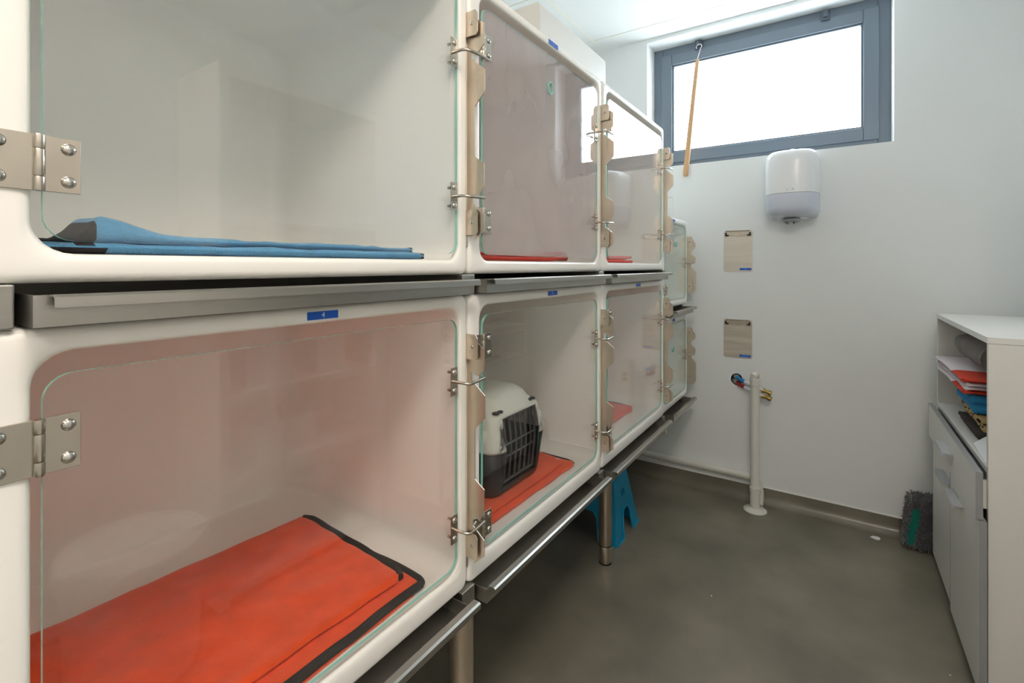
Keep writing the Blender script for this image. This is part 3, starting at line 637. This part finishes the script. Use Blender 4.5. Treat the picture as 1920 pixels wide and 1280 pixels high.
clipboard((1357, 596), (1410, 673), 'clip_alu_worn', 'worn grey metal clipboard on the wall above the pipe hole', (.3, .5, .7))
# centre-feed paper dispenser
dc = onY(1484, 350, W - .11); dx, hw, dd = dc.x, .118, .205
ds = thing('paper_dispenser', (dx, W, 1.45), 'white rounded paper towel dispenser with smoky lower half below the window', 'dispenser')
def dloop(z, k=1.0, kk=None):
    L = []; a_, dep = hw * k, dd * (kk or k)
    for i in range(25):
        q = math.pi * i / 24; L.append((dx - a_ * math.copysign(abs(math.cos(q)) ** .62, math.cos(q)), W - .001 - .02 * k - (dep - .02) * abs(math.sin(q)) ** .72, z))
    return L + [(dx + a_, W - .001, z), (dx - a_, W - .001, z)]
zT, zM_, zB = 1.800, 1.590, 1.478
MB().loft([dloop(zM_ + .001), dloop(zT - .06), dloop(zT - .03, .985), dloop(zT - .012, .95), dloop(zT - .002, .88), dloop(zT, .80)]).build('cover', 'dispenser_white', ds, 50)
MB().loft([dloop(zB + .0, .62), dloop(zB + .004, .80), dloop(zB + .018, .94), dloop(zB + .045, .992), dloop(zM_, .992)]).build('window_half', 'dispenser_smoke', ds, 50)
MB().loft([dloop(zB - .006, .55), dloop(zB + .0005, .64)]).build('base', 'dispenser_white', ds, 50)
nzl = MB().lathe([(.036, 0), (.040, .012)], (dx, W - .10, zB - .018), 20).build('nozzle', 'edge_grey', ds, 40)
for k in range(6):
    q = 6.2832 * k / 6; MB().prism([(dx + .03 * math.cos(q), W - .10 + .03 * math.sin(q), zB - .018), (dx + .036 * math.cos(q + .5), W - .10 + .036 * math.sin(q + .5), zB - .018), (dx + .026 * math.cos(q + .25), W - .10 + .026 * math.sin(q + .25), zB - .032)], (0, .002, 0.0)).build('tooth', 'edge_grey', nzl, 0)
MB().lathe([(.012, 0), (.012, .028), (.010, .031)], (dx, W - .05, zT - .004), 16).build('key', 'dispenser_white', ds, 40)
for k in range(4): MB().box(dx - .014 + .008 * k, dx - .009 + .008 * k, W - dd - .0008, W - dd + .004, zM_ + .012, zM_ + (.020 if k % 2 else .017)).build('mark', 'dispenser_mark', ds, 0)
# pipework
PX, PY = -.337, 2.735
pp = thing('drain_pipe', (PX, PY, 0), 'white plastic drain pipe rising from a floor flange to an open socket', 'pipe')
MB().lathe([(.054, .0), (.054, .004), (.046, .010), (.030, .014), (.026, .016)], (PX, PY, 0), 32).build('flange', 'pvc', pp, 40)
MB().lathe([(.0235, .015), (.0235, .09), (.0215, .094), (.0205, .635), (.0245, .637), (.0245, .672), (.0205, .673), (.019, .645)], (PX, PY, 0), 28).build('standpipe', 'pvc', pp, 40)
MB().lathe([(.0215, .09), (.0262, .092), (.0262, .118), (.0215, .120)], (PX, PY, 0), 28).build('collar', 'pvc', pp, 40)
cp = MB(); cp.tube([(PX - .004, PY - .002, .668), (PX + .002, PY - .004, .69), (PX + .006, PY, .70)], [.019, .021, .012], 12); cp.tube([(PX - .01, PY - .012, .678), (PX + .016, PY - .012, .684)], .009, 8); cp.build('plug', 'pvc', pp, 50)
pe = MB(); pe.tube([(-1.42, W - .024, .137), (-.5, W - .024, .132), (-.372, W - .024, .131), (-.348, W - .03, .125), (-.330, W - .045, .105), (-.322, W - .055, .075), (-.321, W - .06, .040), (-.324, W - .08, .016)], .0195, 14)
pe.build('branch_pipe', 'pvc', pp, 60)
for xx in (-.62, -.40): MB().tube([(xx, W - .024, .133), (xx + .03, W - .024, .1328)], .0215, 14).build('pipe_sleeve', 'pvc', pp, 60)
hc = onY(1381, 711, W)
ho = MB(); L = [[(hc.x + r_ * math.cos(6.2832 * i / 32), W + y_, hc.z + r_ * 1.047 * math.sin(6.2832 * i / 32)) for i in range(32)] for r_, y_ in ((.0312, .0004), (.0312, .11), (.0008, .1101))]
ho.loft(L, True, False, True); tag(ho.build('pipe_hole', ['wall_core'], None, 40, fix=False), 'round hole in the wall where the water pipes come out', 'hole')
def pex(name, z0, dz, core, label, y_out):
    t = thing(name, (hc.x, W - .03, hc.z + z0), label, 'pipe', 'water pipes beside the drain pipe')
    P0 = Vector((hc.x - .014, W + .05, hc.z + z0)); P1 = Vector((hc.x + .016, W - .022, hc.z + z0 - .004)); P2 = Vector((PX - .01, W - .055, hc.z + z0 - .028)); P3 = Vector((PX + .030, W - .06, hc.z + z0 - .040))
    MB().tube([P0, P0.lerp(P1, .55)], .0125, 12).build('sleeve', 'pex_white', t, 60)
    MB().tube([P0.lerp(P1, .5), P1, P1.lerp(P2, .35)], .0105, 12).build('coloured_sleeve', core, t, 60)
    MB().tube([P1.lerp(P2, .3), P2, P3], .0080, 12).build('water_line', 'pex_white', t, 60)
    dv = (P3 - P2).normalized(); f = MB()
    f.tube([P3 - dv * .002, P3 + dv * .008], .0125, 6); f.tube([P3 + dv * .008, P3 + dv * .026], .0095, 12); f.tube([P3 + dv * .026, P3 + dv * .040], .0130, 12); f.build('fitting', 'brass', t, 40)
pex('water_pipe', .012, 0, 'pex_blue', 'blue-sleeved water pipe with a brass end cap', 0)
pex('water_pipe', -.016, 0, 'pex_red', 'red-sleeved water pipe with a brass end cap', 0)
bk = onY(1244, 806, W - .02)
tag(MB().box(bk.x - .016, bk.x + .016, W - .035, W - .0005, bk.z - .02, bk.z + .03).build('wall_bracket', 'pvc', None, 30, .004), 'small white bracket on the wall under the cage trays', 'bracket')
# ------------------------------------------------------------------ step stool under the cages
sx0, sx1, sy0, sy1, sh = -1.16, -.80, 2.035, 2.315, .278
so = thing('step_stool', ((sx0 + sx1) / 2, (sy0 + sy1) / 2, 0), 'turquoise plastic step stool with cut-out legs under the cages', 'stool')
def tp(u, v, z):      # splayed body: u, v in 0..1 across the foot print
    k = .030 * z / sh; return Vector((sx0 + k * 1.3 + u * (sx1 - sx0 - 2.6 * k), sy0 + k * 2.2 + v * (sy1 - sy0 - 4.4 * k), z))
def side(fn, label, wfoot=.30, arch=.42, holes=True):
    a = arch * sh
    P = [(0, 0), (wfoot, 0), (wfoot + .03, a * .78), (wfoot + .09, a), (1 - wfoot - .09, a), (1 - wfoot - .03, a * .78), (1 - wfoot, 0), (1, 0), (1, sh - .02), (.98, sh - .006), (.94, sh), (.06, sh), (.02, sh - .006), (0, sh - .02)]
    Q = [fn(u, z) for u, z in P]; nrm = (Q[1] - Q[0]).cross(Q[8] - Q[1]).normalized(); cen = Vector(((sx0 + sx1) / 2, (sy0 + sy1) / 2, sh / 2))
    if nrm.dot(cen - Q[0]) < 0: nrm = -nrm
    pn = MB().prism(Q, nrm * .004).build(label, 'stool_blue', so, 30, .0015)
    rim = MB(); idx = [1, 2, 3, 4, 5, 6]; rim.tube([Q[i] - nrm * .003 for i in idx], .0042, 8); rim.tube([Q[0] - nrm * .002, Q[1] - nrm * .002], .0055, 8); rim.tube([Q[6] - nrm * .002, Q[7] - nrm * .002], .0055, 8)
    rim.build('rim', 'stool_blue', pn, 60)
    return pn, nrm
pr, nr = side(lambda u, z: tp(1, u, z), 'side_panel'); side(lambda u, z: tp(0, u, z), 'side_panel'); side(lambda u, z: tp(u, 0, z), 'end_panel', .24); side(lambda u, z: tp(u, 1, z), 'end_panel', .24)
for u in (.44, .56):
    c0 = tp(1, u, .185) - nr * .0012; e1 = (tp(1, u + .1, .185) - tp(1, u, .185)).normalized(); e2 = nr.cross(e1).normalized()
    cut(pr, MB().prism([c0 + nr * .02 + e1 * .008 * math.cos(q) + e2 * .017 * math.sin(q) for q in [6.2832 * i / 14 for i in range(14)]], -nr * .04))
MB().prism([tp(u, v, sh) for u, v in ((0.02, .02), (.98, .02), (.98, .98), (.02, .98))], (0, 0, .005)).build('seat', 'stool_blue', so, 30, .004, 3)
# ------------------------------------------------------------------ sideboard
CX, CY0, CY1, CH, CD = .36, 1.88, 2.70, 1.040, .40
cb = thing('sideboard', (CX + CD / 2, (CY0 + CY1) / 2, 0), 'white laminate sideboard with open shelf, ajar drawer and two doors', 'sideboard')
MB().box(CX, CX + CD, CY0, CY0 + .016, .0, CH - .0185).build('side_panel', 'laminate', cb, 30, .001)
MB().box(CX, CX + CD, CY1 - .016, CY1, .0, CH - .0185).build('side_panel', 'laminate', cb, 30, .001)
MB().box(CX - .002, CX + CD, CY0 - .001, CY1 + .001, CH - .018, CH).build('top_panel', 'laminate', cb, 30, .001)
MB().box(CX + CD - .006, CX + CD - .001, CY0 + .016, CY1 - .016, .03, CH - .018).build('back_panel', 'laminate', cb, 0)
MB().box(CX, CX + CD - .006, CY0 + .0165, CY1 - .0165, .652, .668).build('shelf', 'laminate', cb, 30, .001)
MB().box(CX + .004, CX + CD - .006, CY0 + .0165, CY1 - .0165, .026, .042).build('bottom_panel', 'laminate', cb, 30, .001)
MB().box(CX + .03, CX + .045, CY0 + .0165, CY1 - .0165, .0, .025).build('plinth', 'laminate', cb, 0)
fy0, fy1 = CY0 - .027, CY1 - .02
def front(name, y0, y1, z0, z1, x, skew=0.0):
    b = MB(); b.box(x + .0008, x + .0152, y0 + .0008, y1 - .0008, z0 + .0008, z1 - .0008); o = b.build(name, 'laminate', cb, 30, .0005)
    e = MB()
    e.box(x + .0002, x + .0158, y0, y0 + .0007, z0, z1); e.box(x + .0002, x + .0158, y1 - .0007, y1, z0, z1); e.box(x + .0002, x + .0158, y0 + .0007, y1 - .0007, z1 - .0007, z1)
    e.build('edge_band', 'edge_grey', o, 0); return o
def handle(o, x, yc, z, l=.15):
    h = MB(); P = [(x, z - .010), (x - .004, z - .010), (x - .005, z + .001), (x - .022, z + .003), (x - .025, z - .004), (x - .027, z - .004), (x - .025, z + .006), (x, z + .004)]
    h.prism([(a_, yc - l / 2, b_) for a_, b_ in P], (0, l, 0)); h.build('handle', 'handle_grey', o, 30)
dro = front('drawer', fy0, fy1, .532, .664, .329); handle(dro, .329, 2.255, .601)
dbx = MB(); dbx.box(.3455, CX + .34, CY0 + .020, CY0 + .032, .548, .628); dbx.box(.3455, CX + .34, CY1 - .032, CY1 - .020, .548, .628); dbx.box(.3455, CX + .34, CY0 + .032, CY1 - .032, .548, .553); dbx.box(CX + .328, CX + .34, CY0 + .032, CY1 - .032, .553, .628)
dbx.build('drawer_box', 'laminate', dro, 0)
d1 = front('door', fy0, 2.268, .034, .527, .337); handle(d1, .337, 2.132, .476)
d2 = front('door', 2.271, fy1, .034, .527, .3435); handle(d2, .3435, 2.362, .463)
# folded textiles in the open compartment
def fold(name, label, mats, x0, x1, y0, y1, z0, th, layers, tilt=0.0, seed=0.0, band=None, wav=.004, cat='towel'):
    t = thing(name, ((x0 + x1) / 2, (y0 + y1) / 2, z0), label, cat, 'textiles in the sideboard')
    lt = th / layers
    for k in range(layers):
        dx_ = .006 * math.sin(k * 2.3 + seed)
        m_, rim, dm = slab(((x0 + dx_, y0), (x1, y0), (x1, y1 + dx_), (x0 + dx_, y1 + dx_)), z0 + k * lt + .0002, lt * .97, 24, 30, min(wav, lt * .15), 11, lt * .5, seed + k * .01, lift=lambda u, v: tilt * (u) + .006 * (1 - math.cos(v * 3.1)) * 0, rr=.02)
        if band and k in band[0]:
            for i, f in enumerate(m_.f):
                yc = sum(m_.v[j][1] for j in f) / len(f)
                if band[1] < yc < band[2]: m_.m[i] = 1
        m_.build('fold', mats, t, 70)
    return t
yA = lambda x, X: onX(x, 700, X).y
SZ = .669
fold('folded_blanket', 'dark grey-brown blanket at the bottom of the textile pile', 'wool_dark', .385, .72, 2.14, 2.45, SZ, .030, 2, 0, 1.1, cat='blanket')
fold('folded_blanket', 'leopard print blanket between the blue fleece and the dark blanket', 'leopard_print', .392, .72, 2.14, 2.42, SZ + .032, .056, 2, 0, 2.1, cat='blanket')
fold('folded_blanket', 'bright blue folded fleece blanket in the textile pile', 'fleece_blue', .372, .72, 2.14, 2.42, SZ + .090, .062, 2, 0, 3.1, cat='blanket')
fold('folded_towel', 'white towel with red bands under the grey rolled blanket', ['cotton_white', 'cotton_red'], .352, .70, 2.13, 2.66, SZ + .154, .050, 4, 0, 4.1, band=((0, 3), 2.02, 2.30))
t = thing('rolled_blanket', (.5, 2.2, SZ + .206), 'grey felt blanket rolled up on top of the textile pile', 'blanket')
rl = MB(); n = 36; L = []
for k in range(15):
    y = 2.13 + .42 * k / 14; ry, rz_ = .155, .064
    L.append([(.545 + ry * (1 + .03 * nz((k, i, 0), .4)) * math.copysign(abs(math.cos(6.2832 * i / n)) ** .75, math.cos(6.2832 * i / n)), y + .006 * nz((i, k, 2), .5), SZ + .207 + .0655 + rz_ * (1 + .05 * nz((k * .7, i * .5, 5), .6)) * math.copysign(abs(math.sin(6.2832 * i / n)) ** .8, math.sin(6.2832 * i / n)) * (1 - .25 * (k / 14) ** 3)) for i in range(n)])
rl.loft(L); rl.build('roll', 'wool_grey', t, 70)
sp = MB(); P = []
for i in range(40):
    q = 6.2832 * 2.1 * i / 39; r_ = 1 - .8 * i / 39; P.append((.545 + .145 * r_ * math.cos(q), 2.553, SZ + .271 + .048 * r_ * math.sin(q)))
sp.tube(P, .004, 6); sp.build('spiral_edge', 'wool_grey', t, 60)
ps = MB(); pv = [(.364, 1.93, SZ + .001), (.372, 2.12, SZ + .002), (.50, 2.08, SZ + .003), (.56, 1.93, SZ + .002), (.42, 2.03, SZ + .024), (.40, 2.115, SZ + .030), (.43, 1.96, SZ + .034)]
ps.add(pv, [(0, 1, 5), (1, 2, 5), (5, 2, 4), (4, 2, 3), (4, 3, 6), (6, 3, 0), (0, 5, 4), (0, 4, 6)]); po = ps.build('paper_sheet', 'paper', None, 0, fix=False)
tag(po, 'crumpled white paper lying on the open sideboard shelf', 'paper')
sdm = po.modifiers.new('thickness', 'SOLIDIFY'); sdm.thickness = .0006
# ------------------------------------------------------------------ mop pad between sideboard and wall, scraps on the floor
mp_ = thing('mop_pad', (.33, 2.77, 0), 'shaggy grey mop pad with teal backing folded against the wall by the sideboard', 'mop pad')
def mop_path(s):     # folded cross section in the X-Z plane as seen from the camera: up along the left, over, down
    return s
prof = [(.262, .012), (.250, .03), (.256, .10), (.268, .165), (.290, .212), (.330, .226), (.380, .226), (.42, .20), (.43, .12), (.41, .05), (.36, .012)]
MB().loft([[(x + .012 * (y - 2.77) / .05, y, z * (1 if y > 2.73 else .96)) for x, z in prof] for y in (2.735, 2.745, 2.80, 2.822)]).build('pad', 'mop_grey', mp_, 60)
tl_ = [(.262, .020), (.286, .022), (.300, .10), (.312, .150), (.300, .190), (.286, .180), (.268, .12)]
MB().prism([(x, 2.7335, z) for x, z in tl_], (0, -.0025, 0)).build('backing', 'mop_teal', mp_, 0)
tf = MB()
for k in range(1500):
    s_ = random.random()
    x = .250 + .19 * random.random(); z = .008 + .222 * random.random()
    face = random.random()
    if face < .62: p = Vector((x, 2.735 - .002, z)); nn = Vector((random.gauss(0, .4), -1, random.gauss(-.5, .4)))
    elif face < .8: p = Vector((.256 + .02 * (z / .2), 2.735 + .085 * random.random(), z)); nn = Vector((-1, random.gauss(0, .4), random.gauss(-.3, .4)))
    else: p = Vector((.285 + .13 * random.random(), 2.735 + .085 * random.random(), .222)); nn = Vector((random.gauss(0, .5), random.gauss(-.3, .4), 1))
    if face < .62 and .264 + .02 * z / .2 < x < .290 + .022 * z / .2 and .018 < z < .185: continue
    if z > .19 and x < .275: continue
    if z < .05 and x > .38: continue
    nn.normalize(); tip = p + nn * random.uniform(.008, .017); tip.z = max(tip.z, .002); p.z = max(p.z, .006)
    a_ = nn.orthogonal().normalized(); b_ = nn.cross(a_); r_ = .0034
    mid = (p + tip) / 2 + Vector((random.gauss(0, .002), 0, random.gauss(0, .002)))
    R3 = [p + (a_ * math.cos(q) + b_ * math.sin(q)) * r_ for q in (0, 2.09, 4.19)]; M3 = [mid + (a_ * math.cos(q) + b_ * math.sin(q)) * r_ * .95 for q in (0, 2.09, 4.19)]
    tf.add(R3 + M3 + [tip], [(0, 1, 4, 3), (1, 2, 5, 4), (2, 0, 3, 5), (3, 4, 6), (4, 5, 6), (5, 3, 6)])
to = tf.build('tufts', 'mop_grey', mp_, 60, fix=False); to['kind'] = 'stuff'
s0 = onZ(1641, 1009, 0)
q = MB(); q.prism([(s0.x + dx_, s0.y + dy_, .0006) for dx_, dy_ in ((-.019, .0), (-.006, .018), (.014, .020), (.020, .006), (.012, -.012), (.0, -.012))], (0, 0, .0012))
tag(q.build('paper_scrap', 'paper', None, 0), 'white paper scrap on the floor near the skirting', 'paper scrap')
for px_, py_, l_ in ((1334, 1117, 'tiny white crumb in the middle of the dark floor'), (1782, 1266, 'tiny white crumb on the floor beside the sideboard doors')):
    s1 = onZ(px_, py_, 0); q = MB(); q.lathe([(.0022, 0), (.0028, .001), (.0008, .0022)], (s1.x, s1.y, .0003), 6); tag(q.build('crumb', 'paper', None, 0), l_, 'crumb')
# ------------------------------------------------------------------ opposite side of the room, mirrored in the glass doors
bc = thing('bookcase', (.66, 1.25, 0), 'tall white open bookcase facing the cages, mirrored in their glass', 'bookcase')
bx0, bx1, by0, by1 = .50, XR - .003, .86, 1.60
MB().box(bx0, bx1, by0, by0 + .035, 0, 1.98).build('side_panel', 'laminate', bc, 30, .001)
MB().box(bx0, bx1, by1 - .035, by1, 0, 1.98).build('side_panel', 'laminate', bc, 30, .001)
MB().box(bx1 - .006, bx1, by0 + .035, by1 - .035, 0.05, 1.98).build('back_panel', 'laminate', bc, 0)
for zz in (.06, .47, .77, 1.09, 1.44, 1.96): MB().box(bx0, bx1 - .006, by0 + .0355, by1 - .0355, zz - .03, zz).build('shelf', 'laminate', bc, 30, .001)
def carton(y, z, w_, h, d_, m, label):
    t = thing('storage_carton', (bx0 + .05 + d_ / 2, y, z), label, 'carton', 'cartons in the bookcase')
    MB().box(bx0 + .05, bx0 + .05 + d_, y - w_ / 2, y + w_ / 2, z, z + h * .82).build('carton_body', m, t, 30, .003)
    MB().box(bx0 + .047, bx0 + .053 + d_, y - w_ / 2 - .003, y + w_ / 2 + .003, z + h * .82, z + h).build('lid', m, t, 30, .003)
carton(1.08, .7705, .20, .17, .22, 'cotton_white', 'pale storage carton on a bookcase shelf, wider one'); carton(1.36, .7705, .14, .20, .20, 'tub_white', 'tall white storage carton on a bookcase shelf'); carton(1.15, .4705, .26, .14, .22, 'laminate', 'low cream storage carton on a bookcase shelf')
def tub(x, y, r, h, label):
    t = thing('lidded_tub', (x, y, 0), label, 'tub', 'lidded tubs on the floor')
    MB().lathe([(r * .86, 0), (r * .88, .004), (r * .97, h * .86), (r * .975, h * .9)], (x, y, .0005), 40).build('tub_body', 'tub_white', t, 40)
    MB().lathe([(r * 1.01, h * .82), (r * 1.03, h * .83), (r * 1.04, h * .965), (r * 1.01, h * .985), (r * .93, h * .99), (r * .91, h * .975), (0, h * .975)], (x, y, .0005), 40).build('lid', 'tub_white', t, 40)
tub(.47, .60, .185, .40, 'wide white plastic tub with a lid on the floor by the bookcase'); tub(.44, .16, .150, .42, 'narrow white plastic tub with a lid next to the wide tub')
